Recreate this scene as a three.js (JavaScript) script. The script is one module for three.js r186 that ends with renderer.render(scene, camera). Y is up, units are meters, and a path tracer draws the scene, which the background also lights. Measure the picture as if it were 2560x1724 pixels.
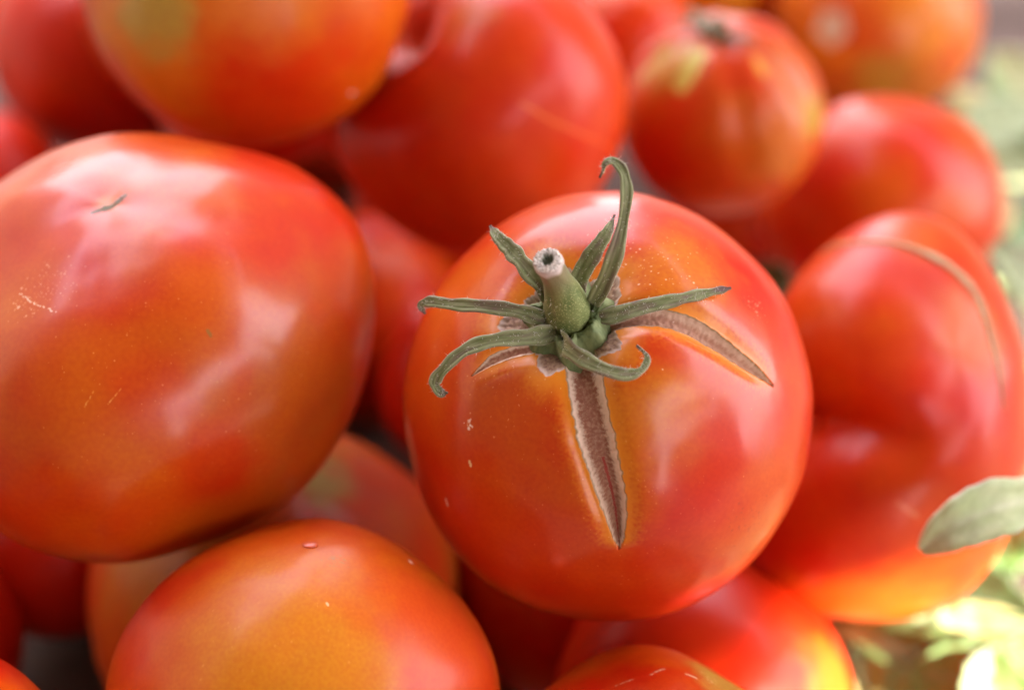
import * as THREE from 'three';
import { mergeGeometries } from 'three/addons/utils/BufferGeometryUtils.js';
import { ImprovedNoise } from 'three/addons/math/ImprovedNoise.js';

// ---------------------------------------------------------------- camera, sky, sun, exposure
const scene = new THREE.Scene();
const V3 = (a) => new THREE.Vector3(a[0], a[1], a[2]);
const camera = new THREE.PerspectiveCamera(28, 1024 / 689, 0.02, 200);
camera.position.set(0, 0.285, 0.235);
camera.rotation.set(-40 * Math.PI / 180, 0, 0);
camera.focus = 0.261;
camera.userData.fStop = 5.0;
scene.add(camera);

const renderer = new THREE.WebGLRenderer({ antialias: true });
renderer.setSize(1024, 689);
renderer.toneMapping = THREE.LinearToneMapping;
renderer.toneMappingExposure = 8.6;
renderer.shadowMap.enabled = true;

{ // bright hazy sky: blue overhead, paler and a little violet towards the horizon
  const W = 256, H = 128, d = new Float32Array(W * H * 4), N = new ImprovedNoise();
  for (let y = 0; y < H; y++) for (let x = 0; x < W; x++) {
    const el = ((y + 0.5) / H - 0.5) * Math.PI, az = ((x + 0.5) / W) * Math.PI * 2, i = (y * W + x) * 4;
    const e = Math.max(0, Math.sin(el)), k = Math.pow(1 - e, 1.6);
    const cx = Math.cos(el) * Math.cos(az), cz = Math.cos(el) * Math.sin(az);
    const cl = Math.min(1, Math.max(0, 0.5 + 0.9 * (N.noise(cx * 3, e * 5, cz * 3 + 7) + 0.5 * N.noise(cx * 7, e * 11, cz * 7))));
    const base = [0.70 + 0.32 * k, 0.68 + 0.25 * k, 0.90 + 0.0 * k];
    for (let c = 0; c < 3; c++) d[i + c] = (base[c] * (1 - 0.35 * cl) + [1.05, 0.98, 0.98][c] * 0.35 * cl) * 1.25;
    d[i + 3] = 1;
  }
  const sky = new THREE.DataTexture(d, W, H, THREE.RGBAFormat, THREE.FloatType);
  sky.mapping = THREE.EquirectangularReflectionMapping; sky.magFilter = THREE.LinearFilter; sky.wrapS = THREE.RepeatWrapping; sky.needsUpdate = true;
  scene.background = sky; scene.environment = sky;
}
const SUN = new THREE.Vector3(0.60, 0.52, 0.56).normalize();
const sun = new THREE.DirectionalLight(new THREE.Color(1.0, 0.95, 0.87), 4.2);
sun.position.copy(SUN).multiplyScalar(6); sun.castShadow = true;
sun.shadow.camera.left = sun.shadow.camera.bottom = -3; sun.shadow.camera.right = sun.shadow.camera.top = 3; sun.shadow.camera.far = 14; sun.shadow.mapSize.set(4096, 4096);
scene.add(sun, sun.target);

// ---------------------------------------------------------------- helpers
const PN = new ImprovedNoise();
const noise = (x, y, z) => PN.noise(x + 31.7, y + 11.3, z + 57.1);
const fbm = (x, y, z, o = 3) => { let s = 0, a = 0.5, f = 1; for (let i = 0; i < o; i++) { s += a * noise(x * f, y * f, z * f); a *= 0.5; f *= 2.03; } return s; };
let seed = 20240;
const rnd = () => { seed = (seed + 0x6D2B79F5) | 0; let t = Math.imul(seed ^ (seed >>> 15), 1 | seed); t = (t + Math.imul(t ^ (t >>> 7), 61 | t)) ^ t; return ((t ^ (t >>> 14)) >>> 0) / 4294967296; };
const clamp = (x, a = 0, b = 1) => Math.min(b, Math.max(a, x));
const sst = (a, b, x) => { const t = clamp((x - a) / (b - a)); return t * t * (3 - 2 * t); };
const mix = (a, b, t) => a + (b - a) * t;
const mix3 = (a, b, t) => [mix(a[0], b[0], t), mix(a[1], b[1], t), mix(a[2], b[2], t)];
const dot = (a, b) => a[0] * b[0] + a[1] * b[1] + a[2] * b[2];
const cross = (a, b) => [a[1] * b[2] - a[2] * b[1], a[2] * b[0] - a[0] * b[2], a[0] * b[1] - a[1] * b[0]];
const nrm = (a) => { const l = Math.hypot(a[0], a[1], a[2]) || 1; return [a[0] / l, a[1] / l, a[2] / l]; };
const sub = (a, b) => [a[0] - b[0], a[1] - b[1], a[2] - b[2]];
const taken = {};
const numbered = (n) => { const k = taken[n] = (taken[n] ?? -1) + 1; return k ? `${n}_${String(k).padStart(3, '0')}` : n; };
const part = (parent, name, geo, mat) => { const m = new THREE.Mesh(geo, mat); m.name = name; m.castShadow = m.receiveShadow = true; parent.add(m); return m; };
const thing = (name, label, category, pos, group) => {
  const g = new THREE.Group(); g.name = numbered(name); g.position.copy(V3(pos)); g.userData = { label, category };
  if (group) g.userData.group = group; scene.add(g); return g;
};
const structure = (o, name) => { o.name = name; o.userData.kind = 'structure'; scene.add(o); return o; };
const toSRGB = (x) => { x = clamp(x); return Math.round(255 * (x <= 0.0031308 ? 12.92 * x : 1.055 * Math.pow(x, 1 / 2.4) - 0.055)); };
const SRGB_LUT = new Uint8Array(4097).map((_, i) => toSRGB(i / 4096));
const enc = (x) => SRGB_LUT[(clamp(x) * 4096) | 0];
function texture(w, h, fn, srgb = true) {
  const d = new Uint8Array(w * h * 4);
  for (let y = 0; y < h; y++) for (let x = 0; x < w; x++) {
    const c = fn((x + 0.5) / w, (y + 0.5) / h), i = (y * w + x) * 4;
    for (let k = 0; k < 3; k++) d[i + k] = srgb ? enc(c[k]) : Math.round(255 * clamp(c[k])); d[i + 3] = 255;
  }
  const t = new THREE.DataTexture(d, w, h); if (srgb) t.colorSpace = THREE.SRGBColorSpace;
  t.magFilter = t.minFilter = THREE.LinearFilter; t.wrapS = t.wrapT = THREE.RepeatWrapping; t.needsUpdate = true; return t;
}

// ---------------------------------------------------------------- the setting
const TABLE = -0.068;
{
  const g = new THREE.Mesh(new THREE.CircleGeometry(70, 64), new THREE.MeshStandardMaterial({ color: new THREE.Color().setRGB(0.075, 0.070, 0.064), roughness: 0.95 }));
  g.rotation.x = -Math.PI / 2; g.position.y = -0.9; g.receiveShadow = true; structure(g, 'ground');
}
{ // weathered planks of the stall table
  const t = structure(new THREE.Group(), 'table_top'); t.position.set(0, TABLE - 0.028, 0);
  const grain = texture(512, 256, (u, v) => {
    const n = fbm(u * 6, v * 40, 3, 4), s = fbm(u * 2.3, v * 5, 9, 3), k = 0.9 + 0.9 * n + 0.5 * s;
    return [0.10 * k, 0.062 * k, 0.040 * k];
  });
  const mat = new THREE.MeshStandardMaterial({ map: grain, roughness: 0.85 });
  for (let i = 0; i < 10; i++) {
    const w = 0.118, geo = new THREE.BoxGeometry(1.9, 0.028, w - 0.004), uv = geo.attributes.uv;
    for (let k = 0; k < uv.count; k++) uv.setXY(k, uv.getX(k) * 1.7 + i * 0.37, uv.getY(k) * 0.24 + i * 0.31);
    const p = part(t, 'plank', geo, mat); p.position.set(0, 0.014 + 0.0012 * Math.sin(i * 2.7), 0.42 - i * w);
  }
  const rail = new THREE.BoxGeometry(0.05, 0.05, 1.1);
  for (const x of [-0.8, 0.8]) { part(t, 'rail', rail, mat).position.set(x, -0.027, -0.11); for (const z of [-0.6, 0.38]) part(t, 'leg', new THREE.BoxGeometry(0.05, 0.754, 0.05), mat).position.set(x, -0.428, z); }
}
{ // cloth awning over the stall: shades it, and its edge is what the skins mirror
  const a = thing('stall_awning', 'dark brown cloth stall awning on four slim posts shading the tomato table', 'awning', [0, -0.9, 0]);
  a.rotation.y = Math.PI / 4; a.position.set(0.035, -0.9, -0.035); // local +z points away over the near right corner of the table, local x runs along the front edge
  const Y = 2.35, z0 = -0.6, z1 = 2.28, X = 1.05;
  const cloth = new THREE.MeshPhysicalMaterial({ color: new THREE.Color().setRGB(0.11, 0.085, 0.07), roughness: 0.95, transmission: 0.06, thickness: 0, side: THREE.DoubleSide });
  cloth.side = THREE.DoubleSide;
  const g = new THREE.PlaneGeometry(2 * X, z1 - z0, 60, 40); g.rotateX(-Math.PI / 2); g.translate(0, Y, (z0 + z1) / 2);
  const q = g.attributes.position;
  for (let i = 0; i < q.count; i++) { const x = q.getX(i), z = q.getZ(i), s = (x / X) ** 2, r = (2 * (z - z0) / (z1 - z0) - 1) ** 2; q.setY(i, Y - 0.05 * (1 - s) * (1 - r) + 0.008 * Math.sin(x * 9)* (1 - r)); }
  g.computeVertexNormals(); part(a, 'canopy', g, cloth);
  const drop = (w, x, z, turn) => { // cloth hung from the frame on the closed sides
    const c = new THREE.PlaneGeometry(w, 2.2, 60, 8), v = c.attributes.position; for (let i = 0; i < v.count; i++) v.setZ(i, 0.02 * Math.sin(v.getX(i) * 22) * (1 - 0.5 * v.getY(i)));
    c.computeVertexNormals(); const m = part(a, 'side_cloth', c, cloth); m.position.set(x, Y - 1.12, z); m.rotation.y = turn;
  };
  drop(z1 - z0 - 0.1, -X + 0.03, (z0 + z1) / 2, Math.PI / 2); 
  const post = new THREE.MeshStandardMaterial({ color: 0x8a8d90, roughness: 0.5, metalness: 0.6 });
  for (const x of [-X, X]) for (const z of [z0, z1]) part(a, 'post', new THREE.CylinderGeometry(0.016, 0.016, Y, 16), post).position.set(x, Y / 2, z);
  for (const z of [z0, z1]) { const c = new THREE.CylinderGeometry(0.012, 0.012, 2 * X, 12); c.rotateZ(Math.PI / 2); part(a, 'crossbar', c, post).position.set(0, Y - 0.014, z); }
}
{ // houses round the market place: they close the horizon and are what the low parts of the skins mirror
  const glass = new THREE.MeshStandardMaterial({ color: 0x22282c, roughness: 0.15 }), tile = new THREE.MeshStandardMaterial({ color: new THREE.Color().setRGB(0.22, 0.10, 0.07), roughness: 0.85 });
  const house = (az, dist, w, h, rgb, label) => {
    const a = az * Math.PI / 180, b = thing('house', label, 'house', [Math.sin(a) * dist, -0.9, -Math.cos(a) * dist], 'houses round the market place'); b.rotation.y = -a;
    part(b, 'wall', new THREE.BoxGeometry(w, h, 5), new THREE.MeshStandardMaterial({ color: new THREE.Color().setRGB(...rgb), roughness: 0.9 })).position.y = h / 2;
    const s = new THREE.Shape([new THREE.Vector2(-2.9, 0), new THREE.Vector2(2.9, 0), new THREE.Vector2(0, 1.5)]), r = new THREE.ExtrudeGeometry(s, { depth: w + 0.4, bevelEnabled: false }); r.translate(0, 0, -w / 2 - 0.2); r.rotateY(Math.PI / 2);
    part(b, 'roof', r, tile).position.y = h + 0.003;
    for (let k = 0; k < 3; k++) for (const y of [1.5, 4]) if (y < h - 0.9) part(b, 'window', new THREE.BoxGeometry(1, 1.4, 0.06), glass).position.set((k - 1) * w / 3, y, 2.52);
    part(b, 'door', new THREE.BoxGeometry(1, 2.1, 0.07), tile).position.set(w / 6, 1.06, 2.525);
  };
  house(-80, 9.5, 14, 11, [0.14, 0.11, 0.09], 'tall dark brick house beside the market place');
  house(-18, 16, 9, 4.2, [0.13, 0.12, 0.11], 'grey stone house across the market place with low tiled roof');
  house(41, 10, 9, 8.8, [0.15, 0.12, 0.09], 'tall ochre house across the market place');
  house(-125, 11, 10, 5.6, [0.22, 0.18, 0.15], 'brown house beside the market place');
  house(128, 14, 10, 5.5, [0.16, 0.13, 0.10], 'low brown house facing the open corner of the stall');
  house(-165, 12, 10, 5.2, [0.25, 0.22, 0.20], 'weathered house behind the customers side of the stall');
}

// ---------------------------------------------------------------- tomatoes
const RED = [0.60, 0.019, 0.002], ORANGE = [0.66, 0.130, 0.004], AMBER = [0.70, 0.24, 0.012], OLIVE = [0.40, 0.24, 0.02], GREEN = [0.27, 0.26, 0.03];
const CORK = [0.46, 0.29, 0.18];

// nearest point of a list of [direction, half width] along a split
function along(path, d) {
  let best = 9, w = 0, side = 0, tt = 0;
  for (let i = 0; i + 1 < path.length; i++) {
    const A = path[i][0], B = path[i + 1][0], ab = sub(B, A), L = dot(ab, ab), t = clamp(dot(sub(d, A), ab) / L);
    const e = [d[0] - A[0] - ab[0] * t, d[1] - A[1] - ab[1] * t, d[2] - A[2] - ab[2] * t], q = Math.hypot(e[0], e[1], e[2]);
    if (q < best) { best = q; w = mix(path[i][1], path[i + 1][1], t); side = Math.sign(dot(cross(ab, e), d)); tt = (i + t) / (path.length - 1); }
  }
  return { q: best, w, side, t: tt };
}

/* s: c centre, R radius, ax pole, el [[direction, scale]...], lobes [[count, size, phase]], pole/base dent [depth, width], bumps [[direction, height, width]],
   colour: from/to base colours, patches [[direction, width, colour, strength, ragged]], marks drawn at splats */
function radius(s, d) {
  let e = 0, rest = [...d];
  if (s.el) { let sum = 0, used = 0; for (const [v, k] of s.el) { const p = dot(d, v); sum += (p / k) ** 2; used += p * p; } e = 1 / Math.sqrt(sum + Math.max(0, 1 - used)); } else e = 1;
  const th = Math.acos(clamp(dot(d, s.ax), -1, 1));
  let r = e;
  if (s.pole) r *= 1 - s.pole[0] * Math.exp(-((th / s.pole[1]) ** 2));
  if (s.base) r *= 1 - s.base[0] * Math.exp(-(((Math.PI - th) / s.base[1]) ** 2));
  if (s.lobes) { const ph = Math.atan2(dot(d, s.f2), dot(d, s.f1)), k = Math.pow(Math.sin(th), 1.2); for (const [n, a, p] of s.lobes) r *= 1 + a * k * Math.cos(n * ph + p); }
  if (s.ribs) { const ph = Math.atan2(dot(d, s.f2), dot(d, s.f1)), k = Math.sin(th) * Math.exp(-((th - 0.75) ** 2) / 0.5); r *= 1 - s.ribs[1] * k * Math.pow(Math.abs(Math.cos(s.ribs[0] * ph / 2 + s.ribs[2])), 4); }
  if (s.bumps) for (const [v, a, w] of s.bumps) { const q = 2 - 2 * dot(d, v); r += a * Math.exp(-q / (w * w)); }
  const o = s.seed * 5.3;
  r += 0.028 * noise(d[0] * 1.3 + o, d[1] * 1.3, d[2] * 1.3) + 0.007 * noise(d[0] * 3.4 + o, d[1] * 3.4, d[2] * 3.4) + 0.0009 * noise(d[0] * 11 + o, d[1] * 11, d[2] * 11);
  return r * s.R;
}
function frame(s) {
  s.ax = nrm(s.ax); const h = Math.abs(s.ax[1]) < 0.9 ? [0, 1, 0] : [0, 0, 1];
  s.f1 = nrm(cross(h, s.ax)); s.f2 = cross(s.ax, s.f1);
}
const dirOf = (s, th, ph) => { const a = Math.sin(th) * Math.cos(ph), b = Math.sin(th) * Math.sin(ph), c = Math.cos(th); return [s.f1[0] * a + s.f2[0] * b + s.ax[0] * c, s.f1[1] * a + s.f2[1] * b + s.ax[1] * c, s.f1[2] * a + s.f2[2] * b + s.ax[2] * c]; };

function skinGeometry(s, nu, nv, rad, thetas) {
  const pos = new Float32Array((nu + 1) * (nv + 1) * 3), uv = new Float32Array((nu + 1) * (nv + 1) * 2), idx = [], dirs = [];
  for (let j = 0; j <= nv; j++) for (let i = 0; i <= nu; i++) {
    const th = thetas ? thetas(j / nv) : Math.PI * j / nv, d = dirOf(s, th, 2 * Math.PI * i / nu), r = rad(d), k = j * (nu + 1) + i;
    pos[k * 3] = d[0] * r; pos[k * 3 + 1] = d[1] * r + s.lift; pos[k * 3 + 2] = d[2] * r; uv[k * 2] = i / nu; uv[k * 2 + 1] = th / Math.PI; dirs.push(d);
    if (i < nu && j < nv) { const a = k, b = k + 1, c = k + nu + 1, e = c + 1; if (j > 0) idx.push(a, c, b); if (j < nv - 1) idx.push(b, c, e); }
  }
  const g = new THREE.BufferGeometry();
  g.setAttribute('position', new THREE.BufferAttribute(pos, 3)); g.setAttribute('uv', new THREE.BufferAttribute(uv, 2)); g.setIndex(idx); g.computeVertexNormals();
  const n = g.attributes.normal;
  for (let j = 0; j <= nv; j++) { // close the seam
    const a = j * (nu + 1), b = a + nu, x = n.getX(a) + n.getX(b), y = n.getY(a) + n.getY(b), z = n.getZ(a) + n.getZ(b), l = Math.hypot(x, y, z) || 1;
    n.setXYZ(a, x / l, y / l, z / l); n.setXYZ(b, x / l, y / l, z / l);
  }
  for (const [j, sg] of [[0, 1], [nv, -1]]) for (let i = 0; i <= nu; i++) n.setXYZ(j * (nu + 1) + i, s.ax[0] * sg, s.ax[1] * sg, s.ax[2] * sg);
  g.userData.dirs = dirs; return g;
}
function baseColour(s, d) {
  const o = s.seed * 3.1;
  const a = fbm(d[0] * 1.7 + o, d[1] * 1.7, d[2] * 1.7, 3), fine = noise(d[0] * 55 + o, d[1] * 55, d[2] * 55), mid = fbm(d[0] * 9 + o, d[1] * 9 + 4, d[2] * 9, 2);
  let c = mix3(s.from || RED, s.to || ORANGE, clamp((s.blend ?? 0.3) + 1.1 * a + 0.15 * mid));
  for (const [v, w, col, k, rag] of s.patches || []) {
    const q = Math.acos(clamp(dot(d, v), -1, 1)); if (q > w * 1.8) continue; const n = fbm(d[0] * 4 + o + w * 9, d[1] * 4, d[2] * 4, 3) * (rag ?? 0.8) * w;
    const m = sst(w * 1.25, w * 0.35, q + n); if (m > 0) c = mix3(c, col, m * k);
  }
  if (s.streaks) { // paler bands that run from the stalk down the ribs
    const th = Math.acos(clamp(dot(d, s.ax), -1, 1)), ph = Math.atan2(dot(d, s.f2), dot(d, s.f1));
    for (const [p, w, t0, t1, col, k] of s.streaks) { let q = Math.abs(ph - p); q = Math.min(q, 2 * Math.PI - q); const m = sst(w * 1.3, w * 0.3, q + 0.2 * w * mid) * sst(t0 - 0.15, t0 + 0.1, th) * sst(t1 + 0.25, t1 - 0.15, th); if (m > 0) c = mix3(c, col, m * k); }
  }
  const k = 0.82 * (1 + 0.06 * fine + 0.05 * mid); return [c[0] * k, c[1] * (k + 0.12 * fine), c[2] * k];
}
function paint(s, w, h, extra) {
  const d8 = new Uint8Array(w * h * 4);
  for (let y = 0; y < h; y++) for (let x = 0; x < w; x++) {
    const d = dirOf(s, Math.PI * (y + 0.5) / h, 2 * Math.PI * (x + 0.5) / w); let c = baseColour(s, d); if (extra) c = extra(d, c);
    const i = (y * w + x) * 4; d8[i] = enc(c[0]); d8[i + 1] = enc(c[1]); d8[i + 2] = enc(c[2]); d8[i + 3] = 255;
  }
  const splat = (v, rad, col, k, soft = 0.5) => {
    const th = Math.acos(clamp(dot(v, s.ax), -1, 1)), ph = Math.atan2(dot(v, s.f2), dot(v, s.f1)), cy = th / Math.PI * h, cx = ph / (2 * Math.PI) * w, ry = rad / Math.PI * h, rx = rad / (2 * Math.PI) * w / Math.max(0.05, Math.sin(th));
    for (let y = Math.floor(cy - ry - 1); y <= cy + ry + 1; y++) { if (y < 0 || y >= h) continue; for (let x = Math.floor(cx - rx - 1); x <= cx + rx + 1; x++) {
      const q = Math.hypot((x + 0.5 - cx) / (rx + 0.35), (y + 0.5 - cy) / (ry + 0.35)), m = k * sst(1, soft, q); if (m <= 0) continue;
      const i = (y * w + ((x % w) + w) % w) * 4; for (let c = 0; c < 3; c++) d8[i + c] = Math.round(mix(d8[i + c], toSRGB(col[c]), m));
    } }
  };
  for (const m of s.marks || []) { // strokes: [points, radius, colour, strength, wobble]
    const [pts, rad, col, k, wob] = m;
    for (let i = 0; i + 1 < pts.length; i++) { const n = 60; for (let q = 0; q < n; q++) {
      const t = q / n, v = [0, 1, 2].map((c) => mix(pts[i][c], pts[i + 1][c], t)), o = noise((i + t) * 7, rad * 900, s.seed);
      const keep = wob === undefined || noise((i + t) * 23, 4, s.seed) > wob; if (!keep) continue;
      splat(nrm([v[0] + 0.008 * o, v[1] + 0.008 * o, v[2]]), rad * (0.7 + 0.6 * rnd()), col, k, 0.2);
    } }
  }
  for (const [v, spread, count, size, col, k] of s.specks || []) for (let i = 0; i < count; i++) {
    const g = () => (rnd() + rnd() + rnd() - 1.5) * 1.2 * spread; splat(nrm([v[0] + g(), v[1] + g(), v[2] + g()]), size * (0.4 + rnd() * rnd() * 1.6), col, k * (0.4 + 0.6 * rnd()));
  }
  const t = new THREE.DataTexture(d8, w, h); t.colorSpace = THREE.SRGBColorSpace; t.magFilter = t.minFilter = THREE.LinearFilter; t.wrapS = THREE.RepeatWrapping; t.needsUpdate = true; return t;
}
const skinMat = (map, o = {}) => new THREE.MeshPhysicalMaterial({ map, roughness: 0.40, ior: 1.45, specularIntensity: 0.34, clearcoat: 0.20, clearcoatRoughness: 0.24, ...o });
const GROUP = 'tomatoes heaped on the table';
const TOM = {};
function tomato(key, s, label, nu = 168, nv = 112, tw = 512) {
  s.seed = s.seed ?? Object.keys(TOM).length + 1; frame(s); s.lift = s.R;
  const t = thing('tomato', label, 'tomato', [s.c[0], s.c[1] - s.R, s.c[2]], GROUP);
  TOM[key] = { s, t };
  part(t, 'skin', skinGeometry(s, nu, nv, (d) => radius(s, d)), skinMat(paint(s, tw, tw / 2), s.mat));
  return t;
}
const surf = (s, d, up = 0) => { const r = radius(s, d) + up; return [d[0] * r, d[1] * r + s.lift, d[2] * r]; };

// flat-lens strip swept along points: sepals, leaves. P [[x,y,z]...], width(t), face [normal at start, normal at end], opt
function strip(P, width, face, o = {}) {
  const n = o.n ?? 44, m = o.m ?? 12, cv = new THREE.CatmullRomCurve3(P.map(V3), false, 'centripetal'), pos = [], col = [], idx = [], ring = 2 * m;
  for (let i = 0; i <= n; i++) {
    const t = i / n, p = cv.getPoint(t), T = cv.getTangent(t), fi = t * (face.length - 1), k = Math.min(face.length - 2, Math.floor(fi)), F = V3(mix3(face[k], face[k + 1], fi - k)).normalize();
    const Wd = new THREE.Vector3().crossVectors(T, F).normalize(), N = new THREE.Vector3().crossVectors(Wd, T).normalize(), w = width(t) * (1 + (o.rag ?? 0.10) * noise(t * 9, (o.seed ?? 1) * 3.7, 0)), th = (o.thick ?? 0.0004) * (0.35 + 0.65 * Math.sin(Math.PI * clamp(0.15 + 0.8 * (1 - t))));
    for (let j = 0; j < ring; j++) {
      const top = j < m, a = top ? -1 + 2 * j / m : 1 - 2 * (j - m) / m; // across -1..1
      const vein = (o.vein ?? 0.00012) * (Math.cos(a * 9.4) * 0.6 + 1.2 * Math.exp(-((a / 0.12) ** 2)) * (top ? -1 : -1)), curl = (o.cup ?? 0.18) * w * a * a + (o.fold ?? 0) * w * Math.abs(a);
      const e = Math.sqrt(Math.max(0, 1 - a * a)), bump = 0.1 * w * noise(t * 12, a * 1.5, (o.seed ?? 1) * 2.3), y = curl + bump + vein + (top ? 1 : -1) * th * (0.25 + 0.75 * e) ;
      pos.push(p.x + Wd.x * a * w + N.x * y, p.y + Wd.y * a * w + N.y * y, p.z + Wd.z * a * w + N.z * y);
      col.push(...(o.colour ? o.colour(t, a, top, p) : [0.2, 0.25, 0.08]));
    }
    if (i < n) for (let j = 0; j < ring; j++) { const a = i * ring + j, b = i * ring + (j + 1) % ring; idx.push(a, b, a + ring, b, b + ring, a + ring); }
  }
  for (const [r0, flip] of [[0, 0], [n * ring, 1]]) for (let j = 1; j < ring - 1; j++) flip ? idx.push(r0, r0 + j, r0 + j + 1) : idx.push(r0, r0 + j + 1, r0 + j);
  const g = new THREE.BufferGeometry(); g.setAttribute('position', new THREE.Float32BufferAttribute(pos, 3)); g.setAttribute('color', new THREE.Float32BufferAttribute(col, 3)); g.setIndex(idx); g.computeVertexNormals(); return g;
}

// ---- the split tomato with its stalk
{
  const U = [0,0.766,-0.6428], B = [0,0.6428,0.766];
  const s = { c: [0.0204,0.0819,0.0138], R: 0.044, ax: [-0.243,0.8987,0.365], el: [[U, 1.05]], pole: [0.15, 0.26], base: [0.05, 0.3], seed: 1, from: RED, to: [0.64, 0.10, 0.004], blend: 0.34 };
  frame(s); s.lift = 0.044;
  const mm = (px) => 1.12 * px / 11700 / 0.044 / 2; // width of a split to half an angle
  const front = [[[-0.2231,0.8759,0.4278], mm(60)], [[-0.1761,0.8091,0.5606], mm(68)], [[-0.1443,0.6926,0.7068], mm(71)], [[-0.1082,0.5651,0.8179], mm(72)], [[-0.0618,0.4188,0.906], mm(60)], [[-0.0359,0.3352,0.9415], mm(54)], [[-0.0164,0.2443,0.9696], mm(41)], [[-0.0038,0.1475,0.9891], mm(24)], [[0.0021,0.0953,0.9954], mm(2)]];
  const right = [[[-0.1416,0.881,0.4514], mm(36)], [[-0.0272,0.9057,0.4231], mm(34)], [[0.0763,0.9068,0.4147], mm(38)], [[0.1739,0.8951,0.4105], mm(40)], [[0.3102,0.8531,0.4194], mm(41)], [[0.4503,0.7767,0.4403], mm(40)], [[0.516,0.7266,0.4535], mm(34)], [[0.6108,0.6454,0.4587], mm(25)], [[0.6946,0.5512,0.4623], mm(2)]];
  const left = [[[-0.3032,0.8284,0.4711], mm(26)], [[-0.4575,0.7598,0.4619], mm(26)], [[-0.5482,0.6971,0.4622], mm(22)], [[-0.6283,0.6155,0.4758], mm(2)]];
  const splits = [front, right, left], depth = [0.0038, 0.0026, 0.0012];
  const scarEdge = (d, th) => { const ph = Math.atan2(dot(d, s.f2), dot(d, s.f1)); return 0.25 + 0.05 * Math.cos(5 * ph + 0.6) + 0.04 * noise(Math.cos(ph) * 3, Math.sin(ph) * 3, 4) + 0.012 * noise(Math.cos(ph) * 14, Math.sin(ph) * 14, 8); };
  const near = (d) => { let j = 0; return splits.map((p) => { const a = along(p, d); if (a.q < a.w * 1.3 && !j) j = 1 + 0.13 * noise(d[0] * 26, d[1] * 26, d[2] * 26) + 0.04 * noise(d[0] * 75, d[1] * 75, d[2] * 75); a.u = a.q / Math.max(1e-4, a.w * (j || 1)); return a; }); };
  s.bumps = [[[-0.3737,0.7345,0.5664], 0.03, 0.30], [[0.0345,0.8328,0.5525], 0.035, 0.26], [[-0.3032,0.9424,-0.1411], 0.02, 0.3], [[-0.5943,0.753,0.2826], 0.02, 0.25], [[0.2194,0.962,0.1628], 0.02, 0.3]];
  const rad = (d) => {
    let r = radius(s, d); const th = Math.acos(clamp(dot(d, s.ax), -1, 1));
    if (th > 1.5) return r;
    near(d).forEach((a, i) => {
      const D = depth[i] * clamp(a.w / 0.05, 0.15, 1.0) ** 0.7;
      if (a.u < 1) r -= D * (0.35 * sst(1, 0.86, a.u) + 0.65 * sst(0.98, 0.25, a.u)) - 0.00022 * noise(d[0] * 60, d[1] * 60, d[2] * 60);
      r -= 0.0011 * clamp(a.w / 0.06) * Math.exp(-((Math.max(0, a.q - a.w) / 0.045) ** 2)); // the skin bends in towards the split
    });
    const e = scarEdge(d, th); r -= 0.0006 * sst(e, e - 0.03, th); if (th < e) r += 0.0003 * noise(d[0] * 45, d[1] * 45, d[2] * 45);
    return r;
  };
  s.patches = [[[0.066,0.64,0.7655], 0.30, AMBER, 0.6], [[0.0306,0.4358,0.8995], 0.22, ORANGE, 0.6], [[0.2935,0.9314,0.2152], 0.30, AMBER, 0.55], [[-0.665,0.7459,0.0361], 0.30, ORANGE, 0.7], [[-0.4754,0.6021,0.6415], 0.30, ORANGE, 0.5], [[0.6896,0.0637,0.7214], 0.4, ORANGE, 0.35], [[-0.5837,0.0203,0.8117], 0.5, RED, 0.4], [[-0.1895,-0.2307,0.9544], 0.5, RED, 0.3], [[0.3758,0.3805,0.845], 0.3, RED, 0.5]];
  s.specks = [[[0.0857,0.9768,0.1961], 0.30, 220, 0.0035, [0.75, 0.62, 0.5], 0.75], [[-0.5003,0.6845,0.5302], 0.35, 150, 0.003, [0.8, 0.5, 0.3], 0.6], [[-0.0243,0.3997,0.9163], 0.55, 320, 0.003, [0.75, 0.35, 0.2], 0.5], [[0.6236,0.7606,0.1807], 0.05, 30, 0.004, [0.8, 0.5, 0.42], 0.6], [[-0.6508,0.4541,0.6085], 0.02, 16, 0.006, [0.85, 0.7, 0.6], 0.8], [[0.5773,0.0773,0.8128], 0.10, 46, 0.005, [0.30, 0.03, 0.01], 0.6]];
  s.marks = [[[[-0.6529,0.3115,0.6904], [-0.6479,0.2878,0.7052]], 0.005, [0.7, 0.45, 0.2], 0.9], [[[-0.7658,0.0226,0.6426], [-0.7559,-0.0132,0.6546]], 0.005, [0.75, 0.45, 0.35], 0.8], [[[0.2801,0.828,0.4857], [0.4369,0.7526,0.4926]], 0.003, [0.75, 0.25, 0.15], 0.5]];
  const extra = (d, c) => {
    const th = Math.acos(clamp(dot(d, s.ax), -1, 1)); if (th > 1.6) return c;
    const g1 = noise(d[0] * 70, d[1] * 70, d[2] * 70), g2 = noise(d[0] * 190, d[1] * 190, d[2] * 190), A = near(d);
    for (const a of A) c = mix3(c, AMBER, 0.7 * Math.exp(-((Math.max(0, a.q - a.w) / (0.05 + 0.03 * g1)) ** 2)) * clamp(a.w / 0.02)); // unripe margin of a split
    const e = scarEdge(d, th); c = mix3(c, AMBER, 0.7 * sst(e + 0.16, e + 0.01, th + 0.03 * g1));
    const cork = mix3(CORK, [0.20, 0.10, 0.07], clamp(0.35 + 0.9 * g1 + 0.4 * g2));
    c = mix3(c, mix3([0.55, 0.42, 0.34], cork, sst(e, e - 0.03, th)), sst(e + 0.004, e - 0.004, th));
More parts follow.
